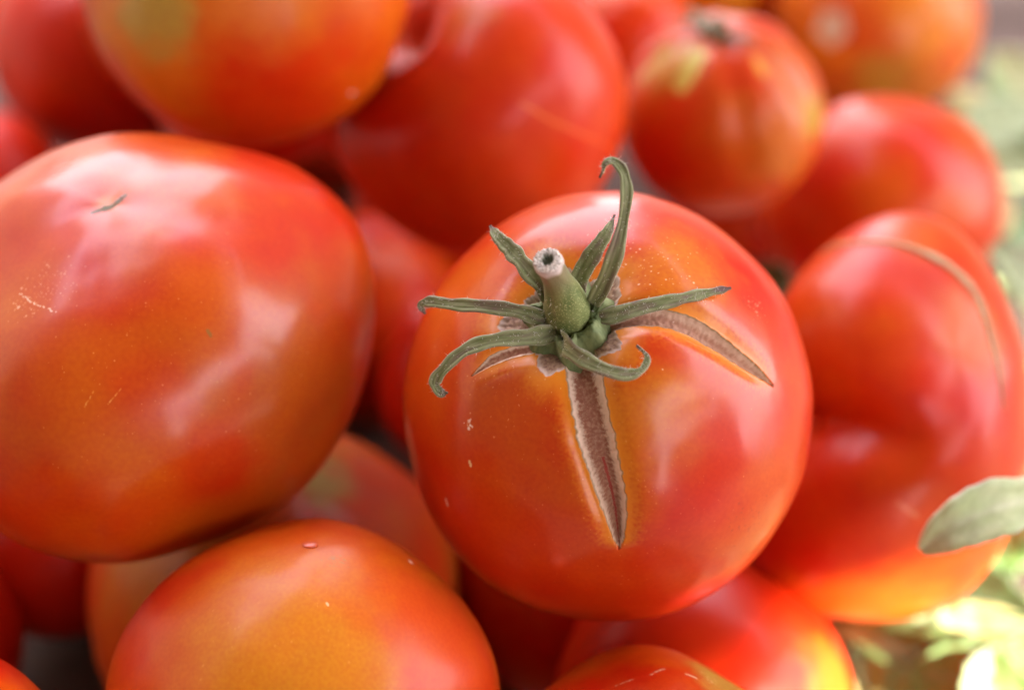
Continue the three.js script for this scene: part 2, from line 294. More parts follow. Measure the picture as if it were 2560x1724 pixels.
    A.forEach((a, i) => {
      if (a.u > 1.12) return;
      const v = a.u + 0.16 * g1 + 0.10 * g2 + (i === 0 ? 0.10 * a.side : 0);
      let k = mix3([0.32, 0.12, 0.065], [0.46, 0.25, 0.15], clamp(0.5 + g1 + 0.6 * g2 + 0.8 * (a.t - 0.5)));   // brown floor
      k = mix3(k, [0.70, 0.52, 0.37], sst(0.45, 0.80, v));                                     // pale corky wall
      if (i === 1) k = mix3(k, [0.54, 0.32, 0.22], 0.45);
      if (i === 0 && a.t > 0.45 && a.u < 0.10 + 0.1 * g1) k = mix3(k, [0.38, 0.02, 0.015], 0.8);  // seam of flesh
      k = mix3(k, [0.20, 0.12, 0.03], sst(0.93, 1.0, a.u) * 0.8);                                   // dry rim of the skin
      c = mix3(c, k, sst(1.10, 1.0, a.u));
    });
    return c;
  };
  const t = thing('tomato', 'split ripe tomato topped by green stalk and curling sepals, three corky cracks', 'tomato', [s.c[0], s.c[1] - s.lift, s.c[2]], GROUP);
  TOM.T1 = { s, t };
  const nu = 820, nv = 470, thetas = (x) => x < 0.82 ? 1.62 * x / 0.82 : 1.62 + (Math.PI - 1.62) * (x - 0.82) / 0.18;
  const g = skinGeometry(s, nu, nv, rad, thetas), dirs = g.userData.dirs, idx = g.index.array, bins = [[], [], [], [], []];
  const kind = new Uint8Array(dirs.length);
  dirs.forEach((d, i) => { const th = Math.acos(clamp(dot(d, s.ax), -1, 1)); if (th > 1.6) return; near(d).forEach((a, k) => { if (!kind[i] && a.u < 1) kind[i] = k + 1; }); if (!kind[i] && th < scarEdge(d, th)) kind[i] = 4; });
  for (let i = 0; i < idx.length; i += 3) { const k = kind[idx[i]]; bins[k].push(idx[i], idx[i + 1], idx[i + 2]); }
  const map = paint(s, 2048, 1024, extra), skin = skinMat(map, { clearcoat: 0.45, clearcoatRoughness: 0.2 }), cork = new THREE.MeshPhysicalMaterial({ map, roughness: 0.78 });
  bins.forEach((b, k) => { // each piece keeps only its own vertices
    const re = new Map(), ni = [], P = [], N = [], UVs = [], q = g.attributes;
    for (const v of b) { if (!re.has(v)) { re.set(v, re.size); P.push(q.position.getX(v), q.position.getY(v), q.position.getZ(v)); N.push(q.normal.getX(v), q.normal.getY(v), q.normal.getZ(v)); UVs.push(q.uv.getX(v), q.uv.getY(v)); } ni.push(re.get(v)); }
    const h = new THREE.BufferGeometry(); h.setAttribute('position', new THREE.Float32BufferAttribute(P, 3)); h.setAttribute('normal', new THREE.Float32BufferAttribute(N, 3)); h.setAttribute('uv', new THREE.Float32BufferAttribute(UVs, 2)); h.setIndex(ni);
    const m = part(t, ['skin', 'crack', 'crack', 'crack', 'stem_scar'][k], h, k ? cork : skin);
    if (k) m.userData.label = ['', 'wide corky crack running down the front', 'curved pale crack beside the long sepal', 'short thin crack under the left sepal', 'brown corky ring round the stalk'][k];
  });
  // calyx
  const loc = (p) => [p[0] - s.c[0], p[1] - s.c[1] + s.lift, p[2] - s.c[2]];
  const green = new THREE.MeshPhysicalMaterial({ vertexColors: true, roughness: 0.72, sheen: 0.25, sheenRoughness: 0.6, sheenColor: new THREE.Color(0.7, 0.75, 0.6) });
  const tint = (sd, dry) => (tt, a, top) => {
    const n = noise(tt * 16, a * 2.2, sd * 3.3), f = noise(tt * 60, a * 9, sd), v = 0.5 + 0.5 * Math.cos(a * 9.4);
    let c = mix3([0.13, 0.155, 0.045], [0.27, 0.285, 0.12], clamp(0.35 + 0.8 * n + 0.55 * v - 0.2));
    c = mix3(c, [0.20, 0.20, 0.12], 0.35 * clamp(0.5 + n)); // grey bloom
    c = mix3(c, [0.42, 0.36, 0.27], 0.7 * sst(0.86, 1.0, Math.abs(a))); // dry pale margin
    c = mix3(c, [0.15, 0.085, 0.07], clamp(sst(0.05, 0.4, noise(tt * 6, sd * 9, a * 1.2)) * 0.55 + sst(dry ?? 0.8, 1.0, tt) * 0.8 + (f > 0.4 ? 0.45 : 0)));
    return c.map((x) => x * (1 + 0.25 * f));
  };
  const calyx = part(t, 'calyx', (() => { // lumpy green collar under the stalk
    const P = [], C = [], I = [], nr = 40, na = 160, ctr = s.ax.map((x, i) => x * 0.0386 + [0, s.lift, 0][i]);
    for (let j = 0; j <= nr; j++) for (let i = 0; i < na; i++) {
      const a = 2 * Math.PI * i / na, q = j / nr, lob = 1 + 0.13 * Math.cos(7 * a + 0.8) + 0.10 * noise(Math.cos(a) * 2, Math.sin(a) * 2, 1), rr = 0.0108 * q * lob;
      const y = 0.0026 + 0.0018 * Math.exp(-(((q - 0.58) / 0.15) ** 2)) * (1 + 0.25 * Math.cos(7 * a + 0.8)) - 0.0022 * sst(0.45, 0.3, q) + 0.0005 * noise(Math.cos(a) * q * 16, Math.sin(a) * q * 16, 11) - 0.0068 * sst(0.66, 1.0, q) + 0.00035 * noise(Math.cos(a) * q * 9, Math.sin(a) * q * 9, 5);
      for (let c = 0; c < 3; c++) P.push(ctr[c] + s.f1[c] * Math.cos(a) * rr + s.f2[c] * Math.sin(a) * rr + s.ax[c] * y);
      const n = noise(Math.cos(a) * q * 7, Math.sin(a) * q * 7, 2), f = noise(Math.cos(a) * q * 30, Math.sin(a) * q * 30, 2); C.push(...mix3([0.09, 0.13, 0.04], [0.23, 0.28, 0.11], clamp(0.5 + n + 0.5 * f)));
      if (j < nr) { const k = j * na + i, l = j * na + (i + 1) % na; I.push(k, k + na, l, l, k + na, l + na); }
    }
    const h = new THREE.BufferGeometry(); h.setAttribute('position', new THREE.Float32BufferAttribute(P, 3)); h.setAttribute('color', new THREE.Float32BufferAttribute(C, 3)); h.setIndex(I); h.computeVertexNormals(); return h;
  })(), green);
  const w = (px) => 0.88 * px / 11900 / 2, taper = (a, b, c, e = 0.15) => (tt) => Math.max(w(7), mix(mix(w(a), w(b), sst(0, 0.45, tt)), w(c), sst(0.4, 1, tt)) * (1 - 0.75 * sst(1 - e, 1, tt)));
  const sepals = [
    [[[0.0082,0.1213,0.0277], [0.004,0.1272,0.0267], [0.0001,0.1295,0.0221], [-0.0027,0.1305,0.0187], [-0.0042,0.1304,0.0149]], taper(44, 46, 18), [[0,0.6428,0.766], [-0.35, 0.85, 0.5]]],
    [[[0.0115,0.1214,0.0264], [0.0129,0.1252,0.0245], [0.0157,0.1302,0.0228], [0.0182,0.1331,0.0204], [0.0196,0.1343,0.0168]], taper(52, 46, 16), [[0,0.6428,0.766], [0.1, 0.75, 0.6]]],
    [[[0.0153,0.1226,0.0293], [0.0175,0.1293,0.0301], [0.0193,0.1355,0.0289], [0.0206,0.1411,0.0255], [0.0208,0.1451,0.0235], [0.0199,0.1477,0.0212], [0.0182,0.149,0.0208], [0.0169,0.1489,0.0216], [0.0166,0.1476,0.022], [0.016,0.1463,0.0224]], taper(46, 30, 12, 0.3), [[0,0.6428,0.766], [0.3, 0.55, 0.75], [-0.6, 0.4, 0.6]]],
    [[[0.0147,0.1197,0.0304], [0.0196,0.1216,0.0314], [0.0246,0.1227,0.0305], [0.0305,0.123,0.0289], [0.0366,0.1228,0.0265], [0.0421,0.1224,0.0242]], taper(44, 38, 20, 0.08), [[0,0.6428,0.766], [0.0, 0.8, 0.6]]],
    [[[0.01,0.118,0.0331], [0.0101,0.1205,0.0395], [0.0133,0.1209,0.0437], [0.0176,0.1201,0.0458], [0.0214,0.1196,0.0462], [0.0238,0.12,0.0451], [0.0247,0.121,0.043], [0.023,0.1213,0.0401]], taper(58, 34, 14, 0.2), [[-0.3, 0.2, 0.9], [-0.1, 0.85, 0.5], [-0.5, 0.7, 0.4]]],
    [[[0.0082,0.1184,0.0328], [0.0034,0.119,0.0349], [-0.0024,0.119,0.0356], [-0.0082,0.1174,0.0363], [-0.0126,0.114,0.0378], [-0.0147,0.1106,0.0386], [-0.0137,0.1094,0.0397], [-0.0122,0.1096,0.0401]], taper(44, 38, 22, 0.1), [[0,0.6428,0.766], [-0.15, 0.85, 0.5], [0.6, 0.5, 0.6]]],
    [[[0.0064,0.1195,0.0305], [0.0013,0.1224,0.0314], [-0.0053,0.1228,0.0304], [-0.0112,0.1215,0.0282], [-0.016,0.1201,0.0255], [-0.0176,0.1186,0.0248], [-0.0169,0.1167,0.025]], taper(42, 34, 20, 0.1), [[0,0.6428,0.766], [-0.1, 0.8, 0.6], [-0.6, 0.4, 0.6]]],
  ];
  const hairs = [];
  const hair = (p, d, L) => { const c = new THREE.ConeGeometry(0.00004, L, 4, 1); c.translate(0, L / 2, 0); c.applyQuaternion(new THREE.Quaternion().setFromUnitVectors(new THREE.Vector3(0, 1, 0), d)); c.translate(p.x, p.y, p.z); hairs.push(c); };
  sepals.forEach(([P, wd, face], k) => {
    const geo = strip(P.map(loc), wd, face, { seed: k + 2, thick: 0.00026, n: 90, m: 20, vein: 0.00016, cup: k === 4 ? 0.1 : 0.22, rag: 0.38, colour: tint(k + 1, k === 2 || k === 4 ? 0.9 : 0.82) });
    part(calyx, 'sepal', geo, green);
    const q = geo.attributes.position, nn = geo.attributes.normal;
    for (let i = 0; i < 170; i++) { const v = Math.floor(rnd() * q.count * 0.94); hair(new THREE.Vector3(q.getX(v), q.getY(v), q.getZ(v)), new THREE.Vector3(nn.getX(v) + (rnd() - 0.5), nn.getY(v) + (rnd() - 0.5), nn.getZ(v) + (rnd() - 0.5)).normalize(), 0.0004 + 0.0007 * rnd()); }
  });
  { // stalk with a pale hollow cut end
    const A = V3(loc([0.0108,0.1173,0.0278])), Bp = V3(loc([0.0064,0.136,0.0337])), dir = Bp.clone().sub(A), L = dir.length(); dir.normalize();
    const e1 = new THREE.Vector3(1, 0, 0).addScaledVector(dir, -dir.x).normalize(), e2 = new THREE.Vector3().crossVectors(dir, e1), P = [], C = [], I = [], nl = 150, na = 150;
    const prof = (q) => mix(0.00480, 0.00250, sst(0.05, 0.85, q)) - 0.0011 * sst(0.12, 0.0, q) + 0.00025 * sst(0.88, 0.95, q) - 0.0002 * sst(0.96, 1, q);
    for (let j = 0; j <= nl; j++) for (let i = 0; i < na; i++) {
      const q = j / nl, a = 2 * Math.PI * i / na, n = noise(Math.cos(a) * 1.6, Math.sin(a) * 1.6, q * 5), f = noise(Math.cos(a) * 19, Math.sin(a) * 19, q * 70), r = prof(q) * (1 + 0.06 * n + 0.02 * f), bend = 0.0008 * Math.sin(q * Math.PI);
      const y = q * L + (j === nl ? 0.0002 * noise(Math.cos(a) * 4, Math.sin(a) * 4, 9) : 0);
      P.push(A.x + dir.x * y + (e1.x * Math.cos(a) + e2.x * Math.sin(a)) * r + e1.x * bend, A.y + dir.y * y + (e1.y * Math.cos(a) + e2.y * Math.sin(a)) * r, A.z + dir.z * y + (e1.z * Math.cos(a) + e2.z * Math.sin(a)) * r);
      let c = mix3([0.095, 0.135, 0.028], [0.17, 0.20, 0.055], clamp(0.5 + n)); c = mix3(c, [0.22, 0.15, 0.085], clamp(sst(0.5, 0.95, q) * 0.7 + (Math.cos(a) < -0.4 ? 0.35 : 0) * (0.5 + n))); if (f > 0.25) c = mix3(c, [0.38, 0.38, 0.15], 0.8 * sst(0.25, 0.5, f) * sst(0.85, 0.5, q)); c = mix3(c, [0.52, 0.44, 0.38], sst(0.90, 0.97, q + 0.04 * n)); C.push(...c);
      if (j < nl) { const k = j * na + i, l = j * na + (i + 1) % na; I.push(k, l, k + na, l, l + na, k + na); }
    }
    const h = new THREE.BufferGeometry(); h.setAttribute('position', new THREE.Float32BufferAttribute(P, 3)); h.setAttribute('color', new THREE.Float32BufferAttribute(C, 3)); h.setIndex(I); h.computeVertexNormals();
    const stalk = part(t, 'stalk', h, green);
    // cut end: ragged pale rim, grey-green pith sunk in the middle
    const P2 = [], C2 = [], I2 = [], nr = 22;
    for (let j = 0; j <= nr; j++) for (let i = 0; i < na; i++) {
      const q = 1 - j / nr, a = 2 * Math.PI * i / na, f = noise(Math.cos(a) * 5 * q, Math.sin(a) * 5 * q, 3), f2 = noise(Math.cos(a) * 14, Math.sin(a) * 14, q * 8), edge = 0.52 + 0.22 * noise(Math.cos(a) * 2.5, Math.sin(a) * 2.5, 6) + 0.08 * f2, r = 0.00266 * q * (1 + (q > 0.8 ? 0.10 * f2 : 0));
      const y = L + 0.0004 * sst(1.0, 0.86, q) + 0.0005 * f + 0.0004 * f2 * (q > 0.6 ? 1 : 0.7) - 0.0014 * sst(edge, edge - 0.14, q) + 0.0007 * sst(0.3, 0.1, q) * (0.4 + f);
      P2.push(A.x + dir.x * y + (e1.x * Math.cos(a) + e2.x * Math.sin(a)) * r, A.y + dir.y * y + (e1.y * Math.cos(a) + e2.y * Math.sin(a)) * r, A.z + dir.z * y + (e1.z * Math.cos(a) + e2.z * Math.sin(a)) * r);
      C2.push(...mix3([0.20, 0.23, 0.15].map((x) => x * (1 + 0.7 * f2)), mix3([0.74, 0.69, 0.61], [0.42, 0.33, 0.24], clamp(1.6 * f - 0.1 + 0.8 * f2)).map((x) => x * (1 + 0.15 * f2)), sst(edge - 0.12, edge + 0.02, q)));
      if (j < nr) { const k = j * na + i, l = j * na + (i + 1) % na; I2.push(k, l, k + na, l, l + na, k + na); }
    }
    const h2 = new THREE.BufferGeometry(); h2.setAttribute('position', new THREE.Float32BufferAttribute(P2, 3)); h2.setAttribute('color', new THREE.Float32BufferAttribute(C2, 3)); h2.setIndex(I2); h2.computeVertexNormals();
    part(stalk, 'cut_end', h2, new THREE.MeshPhysicalMaterial({ vertexColors: true, roughness: 0.9 })).userData.label = 'whitish ragged cut end with a hollow pith';
    for (let i = 0; i < 90; i++) { const a = rnd() * 6.283, q = 0.1 + rnd() * 0.5, r = prof(q), rd = e1.clone().multiplyScalar(Math.cos(a)).addScaledVector(e2, Math.sin(a)); hair(A.clone().addScaledVector(dir, q * L).addScaledVector(rd, r), rd.clone().add(new THREE.Vector3(rnd() - 0.5, rnd() - 0.5, rnd() - 0.5)).normalize(), 0.0003 + 0.0006 * rnd()); }
    for (let i = 0; i < 110; i++) { const a = rnd() * 6.283, r = 0.004 + 0.003 * rnd(), p = V3(s.ax.map((x, c) => x * 0.0385 + s.f1[c] * Math.cos(a) * r + s.f2[c] * Math.sin(a) * r + [0, s.lift, 0][c])); hair(p, new THREE.Vector3(s.ax[0] + 1.6 * (rnd() - 0.5), s.ax[1] + 1.6 * (rnd() - 0.5), s.ax[2] + 1.6 * (rnd() - 0.5)).normalize(), 0.0008 + 0.0014 * rnd()); }
  }
  const hm = part(calyx, 'hair', mergeGeometries(hairs), new THREE.MeshPhysicalMaterial({ color: new THREE.Color().setRGB(0.62, 0.60, 0.50), roughness: 0.6 })); hm.userData.kind = 'stuff';
}

// ---- the other tomatoes
{
  const t = tomato('T2', { c: [-0.0837,0.0834,-0.0071], R: 1.08 * 0.0493, mat: { clearcoat: 0.62, clearcoatRoughness: 0.22 }, ax: [0.0128,0.9895,0.1436], pole: [0.022, 0.14], base: [0.05, 0.3], lobes: [[5, 0.016, 0.4], [3, 0.02, 1.2]], el: [[nrm([-0.1, 0.985, 0.1]), 0.80]],
    bumps: [[[0.402,-0.133,0.9059], -0.05, 0.24], [[0.8222,-0.0491,0.5671], -0.055, 0.2], [[0.6174,-0.0255,0.7863], -0.03, 0.3], [[0.5311,0.5584,0.6373], 0.02, 0.4], [[-0.1016,0.3587,0.9279], 0.02, 0.4]], from: RED, to: ORANGE, blend: 0.5,
    patches: [[[0.7908,0.1965,0.5797], 0.45, [0.55, 0.13, 0.012], 0.7], [[0.1231,0.4503,0.8844], 0.35, ORANGE, 0.5], [[0.2555,0.4644,0.848], 0.22, RED, 0.5], [[0.6581,0.6568,-0.368], 0.5, RED, 0.8], [[0.0128,0.9895,0.1436], 0.06, AMBER, 0.5], [[0.4467,0.0781,0.8913], 0.2, RED, 0.5], [[-0.4096,0.8451,0.3437], 0.2, RED, 0.4]],
    marks: [[[[-0.0481,0.9765,0.2099], [-0.0048,0.9825,0.1862], [0.0383,0.9854,0.1656], [0.0975,0.9908,0.0935]], 0.011, [0.16, 0.17, 0.12], 0.8, -0.3], [[[-0.3077,0.7528,0.5819], [-0.2269,0.7353,0.6387], [-0.1097,0.7212,0.684]], 0.004, [0.8, 0.6, 0.45], 0.8, 0.0], [[[0.1656,0.4761,0.8636], [0.1138,0.4282,0.8965]], 0.0035, [0.70, 0.30, 0.08], 0.35, -0.1], [[[0.0646,0.476,0.877], [0.0297,0.4245,0.9049]], 0.0035, [0.70, 0.30, 0.08], 0.3, 0], [[[0.4785,0.5915,0.6489], [0.4881,0.568,0.6627]], 0.006, [0.3, 0.12, 0.02], 0.4]],
    specks: [[[-0.1715,0.8061,0.5664], 0.11, 130, 0.0032, [0.85, 0.55, 0.42], 0.7], [[-0.2772,0.7266,0.6286], 0.06, 40, 0.0035, [0.88, 0.62, 0.5], 0.75], [[0.3733,0.5548,0.7435], 0.5, 260, 0.0028, [0.8, 0.45, 0.25], 0.5], [[0.5998,0.4734,0.645], 0.08, 14, 0.008, [0.5, 0.03, 0.01], 0.35]] },
    'large lobed tomato showing its blossom scar, dusted with white specks', 300, 200, 2048);
  const s = TOM.T2.s, dd = [[-0.052,0.9758,0.2122], [-0.0048,0.9825,0.1862], [0.0383,0.9852,0.1671], [0.1014,0.9905,0.0926]].map((d) => surf(s, d, -0.0001));
  part(t, 'blossom_scar', strip(dd, (q) => 0.00065 * Math.sin(Math.PI * clamp(0.08 + 0.88 * q)), [s.ax, s.ax], { thick: 0.0002, rag: 1.6, colour: (q, a) => mix3([0.10, 0.11, 0.07], [0.32, 0.30, 0.2], clamp(0.5 + noise(q * 20, a * 3, 1))) }), new THREE.MeshPhysicalMaterial({ vertexColors: true, roughness: 0.8 }));
}
{
  const t = tomato('T3', { c: [-0.043,0.0443,0.0649], R: 0.0397, ax: [0.0872,0.9438,-0.3187], pole: [0.0, 0.2], base: [0.06, 0.3], lobes: [[4, 0.012, 0.4]], el: [[[0.0677,0.8912,-0.4484], 0.97]],
    from: [0.60, 0.03, 0.004], to: ORANGE, blend: 0.5, patches: [[[0.0307,0.9369,0.3484], 0.62, [0.66, 0.20, 0.008], 0.95, 0.4], [[0.2753,0.8388,0.4698], 0.35, [0.62, 0.20, 0.012], 0.7], [[0.7283,0.6827,-0.0593], 0.4, [0.62, 0.05, 0.01], 0.6], [[-0.7465,0.6609,-0.0769], 0.3, RED, 0.5]],
    bumps: [[[-0.0497,0.9362,0.3479], -0.03, 0.45], [[-0.0202,0.9949,-0.0991], 0.012, 0.3]],
    marks: [[[[0.5682,0.7172,-0.4035], [0.583,0.7188,-0.3786]], 0.008, [0.85, 0.55, 0.42], 0.8], [[[0.2163,0.9737,0.0714], [0.2236,0.971,0.0849]], 0.006, [0.8, 0.4, 0.2], 0.4]],
    specks: [[[0.0537,0.9211,0.3856], 0.4, 90, 0.004, [0.78, 0.40, 0.2], 0.35], [[0.2362,0.9432,-0.2335], 0.05, 24, 0.007, [0.35, 0.2, 0.12], 0.5]] },
    'amber and red tomato with small raised nub at its tip', 300, 200, 1024);
  const s = TOM.T3.s, n = new THREE.SphereGeometry(0.0013, 24, 16), p = surf(s, s.ax, 0.0001), up = V3(s.ax); n.scale(1.2, 0.3, 0.9); n.applyQuaternion(new THREE.Quaternion().setFromUnitVectors(new THREE.Vector3(0, 1, 0), up)); n.translate(...p);
  part(t, 'blossom_nub', n, new THREE.MeshPhysicalMaterial({ color: new THREE.Color().setRGB(0.52, 0.07, 0.012), roughness: 0.4, clearcoat: 0.3 }));
}
tomato('T4', { c: [-0.0654,-0.0174,-0.0138], R: 0.0504, ax: [0.3422,0.9378,-0.0591], pole: [0.03, 0.2], lobes: [[5, 0.015, 1]], from: [0.58, 0.035, 0.005], to: [0.52, 0.15, 0.012], blend: 0.4, patches: [[[0.3422,0.9378,-0.0591], 0.20, [0.34, 0.30, 0.08], 0.9], [[-0.3005,0.8424,0.4472], 0.5, [0.44, 0.17, 0.012], 0.7], [[0.5904,0.7772,-0.2176], 0.3, [0.50, 0.05, 0.02], 0.7]] }, 'orange olive tomato tucked low between split, lobed and amber tomatoes');
tomato('T5', { c: [-0.0695,0.1241,-0.1065], R: 0.0432, ax: [-0.2, 0.95, 0.1], pole: [0.08, 0.3], base: [0.05, 0.3], lobes: [[5, 0.012, 0.3]], from: [0.60, 0.03, 0.003], to: ORANGE, blend: 0.5, patches: [[[-0.5113,0.1251,0.8502], 0.50, AMBER, 0.9], [[-0.3602,0.2317,0.9036], 0.30, [0.48, 0.36, 0.06], 0.85], [[0.2529,0.2705,0.9289], 0.4, [0.70, 0.18, 0.012], 0.8], [[-0.3131,-0.2551,0.9148], 0.25, [0.68, 0.2, 0.01], 0.7], [[0.2777,-0.3538,0.8931], 0.5, RED, 0.6]], marks: [[[[0.6455,-0.4086,0.6453], [0.6647,-0.4471,0.5985]], 0.008, [0.8, 0.5, 0.42], 0.6]] }, 'orange tomato with yellow green blush heaped behind the lobed one', 220, 150, 1024);
tomato('T6', { c: [-0.1732,0.0057,-0.2878], R: 0.0435, ax: [0.2, 0.9, 0.2], pole: [0.1, 0.3], el: [[[0, 1, 0], 1.02]], from: RED, to: [0.6, 0.05, 0.004], blend: 0.3 }, 'plain red tomato half hidden behind the orange blushed tomato');
tomato('T7', { c: [-0.2059,-0.0142,-0.2188], R: 0.0295, ax: [0.2, 0.9, -0.2], pole: [0.08, 0.3], from: RED, to: [0.6, 0.05, 0.004], blend: 0.15 }, 'small red tomato peeping over the back of the large lobed tomato');
tomato('T8', { c: [-0.2569,-0.0084,-0.3804], R: 0.0231, ax: [0.2, 0.9, 0.2], pole: [0.08, 0.3], from: RED, to: ORANGE, blend: 0.6 }, 'orange red tomato farthest back beside the pale leaf');
{
  const t = tomato('T9', { c: [-0.0089,0.0779,-0.1199], R: 0.0431, ax: [0.15, 0.93, -0.35], pole: [0.12, 0.3], lobes: [[3, 0.02, 0.8]], from: RED, to: [0.64, 0.07, 0.004], blend: 0.4, bumps: [[[-0.5806,0.7814,0.2286], -0.30, 0.36], [[-0.8037,0.5666,-0.1816], -0.3, 0.4], [[-0.8408,-0.0997,0.532], 0.07, 0.4], [[-0.2422,0.0809,0.9668], 0.05, 0.5], [[0.6626,0.577,0.4775], 0.03, 0.5]],
    patches: [[[-0.0746,0.9057,0.4173], 0.2, [0.6, 0.15, 0.02], 0.6], [[0.1671,-0.1437,0.9754], 0.4, [0.62, 0.07, 0.012], 0.5]], marks: [[[[0.2489,0.5109,0.8228], [0.4389,0.382,0.8133], [0.6653,0.2125,0.7157], [0.925,-0.1239,0.3592]], 0.012, [0.70, 0.16, 0.03], 0.45]] }, 'smooth red tomato with notched side and faint pale scar line', 220, 150, 1024);
}
{
  const t = tomato('T10', { c: [0.0684,0.053,-0.1577], R: 0.0329, ax: [-0.1232,0.9783,0.1664], pole: [0.08, 0.2], ribs: [7, 0.055, 0.4], from: [0.58, 0.03, 0.004], to: [0.60, 0.11, 0.006], blend: 0.4,
    patches: [[[0.537,0.168,0.8267], 0.5, [0.58, 0.20, 0.02], 0.6], [[-0.6087,0.7424,0.2799], 0.35, [0.44, 0.27, 0.02], 0.7], [[0.5213,0.7103,0.473], 0.35, [0.56, 0.20, 0.02], 0.4], [[0.048,0.4088,0.9114], 0.4, [0.62, 0.15, 0.01], 0.5], [[0.7963,0.2789,0.5367], 0.25, [0.45, 0.30, 0.02], 0.8], [[-0.7893,-0.064,0.6106], 0.4, RED, 0.6]],
    marks: [[[[-0.3386,0.8725,0.3522], [-0.4436,0.7585,0.4774], [-0.5237,0.6432,0.5586]], 0.10, [0.50, 0.44, 0.08], 0.30], [[[-0.6523,0.7564,0.0477], [-0.7931,0.6002,0.1037], [-0.8715,0.473,0.1296]], 0.09, [0.34, 0.22, 0.02], 0.25], [[[0.1791,0.8772,0.4454], [0.2534,0.7715,0.5836]], 0.06, [0.66, 0.30, 0.03], 0.12]] }, 'small ribbed tomato with green streaks and a thin dry stalk', 260, 160, 1024);
  const s = TOM.T10.s, dry = new THREE.MeshPhysicalMaterial({ vertexColors: true, roughness: 0.85 }), col = (q, a) => mix3([0.11, 0.12, 0.06], [0.22, 0.18, 0.10], clamp(0.5 + noise(q * 9, a * 3, 2)));
  const base = surf(s, s.ax, 0), P = (x) => sub(x, [s.c[0], s.c[1] - s.lift, s.c[2]]), u = s.ax, tip = [0, 1, 2].map((c) => base[c] + u[c] * 0.008 + (c === 0 ? -0.001 : 0));
  const st = part(t, 'stalk', strip([[0, 1, 2].map((c) => base[c] - u[c] * 0.003), [0, 1, 2].map((c) => base[c] + u[c] * 0.004), tip], (q) => 0.0024 - 0.0008 * q, [[0,0.6428,0.766], [0,0.6428,0.766]], { thick: 0.002, colour: col }), dry);
  for (const pts of [[[-0.2393,0.9643,0.1129], [-0.3465,0.9376,-0.0276], [-0.4975,0.8577,-0.1301]], [[-0.0459,0.9771,0.2076], [0.0703,0.9586,0.2759], [0.1684,0.9287,0.3304]], [[-0.2591,0.9619,-0.0874], [-0.3339,0.8228,-0.4599], [-0.4087,0.7943,-0.4495]]])
    part(t, 'sepal', strip([surf(s, s.ax, 0.001), ...pts.map((d, i) => surf(s, d, 0.0015 + 0.0008 * i))], (q) => 0.0022 * (1 - 0.7 * q), [s.ax, s.ax], { thick: 0.0004, colour: col }), dry);
}
tomato('T11', { c: [0.0525,-0.0099,-0.4313], R: 0.0334, ax: [0, 1, 0.1], pole: [0.08, 0.3], from: RED, to: RED, blend: 0.4 }, 'deep red tomato behind the small ribbed tomato');
tomato('T21', { c: [0.0887,0.0052,-0.3657], R: 0.0275, ax: [0.1, 1, 0.1], pole: [0.08, 0.3], from: ORANGE, to: AMBER, blend: 0.5 }, 'yellow orange tomato behind the dry stalk of the ribbed tomato');
{
  const t = tomato('T12', { c: [0.1681,-0.0123,-0.351], R: 0.0458, ax: [-0.6187,0.3184,0.7182], pole: [0.06, 0.2], el: [[[1, 0, 0], 1.02]], from: [0.62, 0.08, 0.01], to: AMBER, blend: 0.35, patches: [[[-0.1003,-0.0873,0.9911], 0.35, [0.50, 0.24, 0.02], 0.8], [[0.2879,0.5444,0.7879], 0.5, [0.70, 0.22, 0.012], 0.7], [[-0.4365,0.3778,0.8165], 0.3, [0.62, 0.07, 0.01], 0.7]] }, 'orange tomato with a round beige stem scar at the back', 200, 130, 512);
  const s = TOM.T12.s, P = [], I = [], nr = 10, na = 36, C = [];
  for (let j = 0; j <= nr; j++) for (let i = 0; i < na; i++) { const q = j / nr, a = 6.2832 * i / na, th = 0.20 * q * (1 + 0.12 * Math.cos(5 * a)), d = dirOf(s, th, a), p = surf(s, d, 0.0008 * (1 - q * q) + 0.0002 * noise(q * 9, a * 3, 1) - 0.0003 * q); P.push(...p); C.push(...mix3([0.40, 0.30, 0.16], [0.62, 0.46, 0.30], clamp(0.5 + noise(Math.cos(a) * q * 6, Math.sin(a) * q * 6, 3) + 0.3 * q))); if (j < nr) { const k = j * na + i, l = j * na + (i + 1) % na; I.push(k, k + na, l, l, k + na, l + na); } }
  const g = new THREE.BufferGeometry(); g.setAttribute('position', new THREE.Float32BufferAttribute(P, 3)); g.setAttribute('color', new THREE.Float32BufferAttribute(C, 3)); g.setIndex(I); g.computeVertexNormals();
  part(t, 'stem_scar', g, new THREE.MeshPhysicalMaterial({ vertexColors: true, roughness: 0.7 })).userData.label = 'round beige stem scar';
}
tomato('T13', { c: [0.1334,0.0006,-0.1791], R: 0.0417, ax: [0.1, 0.95, -0.2], pole: [0.08, 0.3], lobes: [[4, 0.014, 1]], from: RED, to: [0.64, 0.09, 0.004], blend: 0.35, patches: [[[-0.233,0.7104,0.6642], 0.3, ORANGE, 0.5], [[0.3367,0.5615,0.7559], 0.25, ORANGE, 0.5]] }, 'round red tomato between the orange one and the arc scarred one');
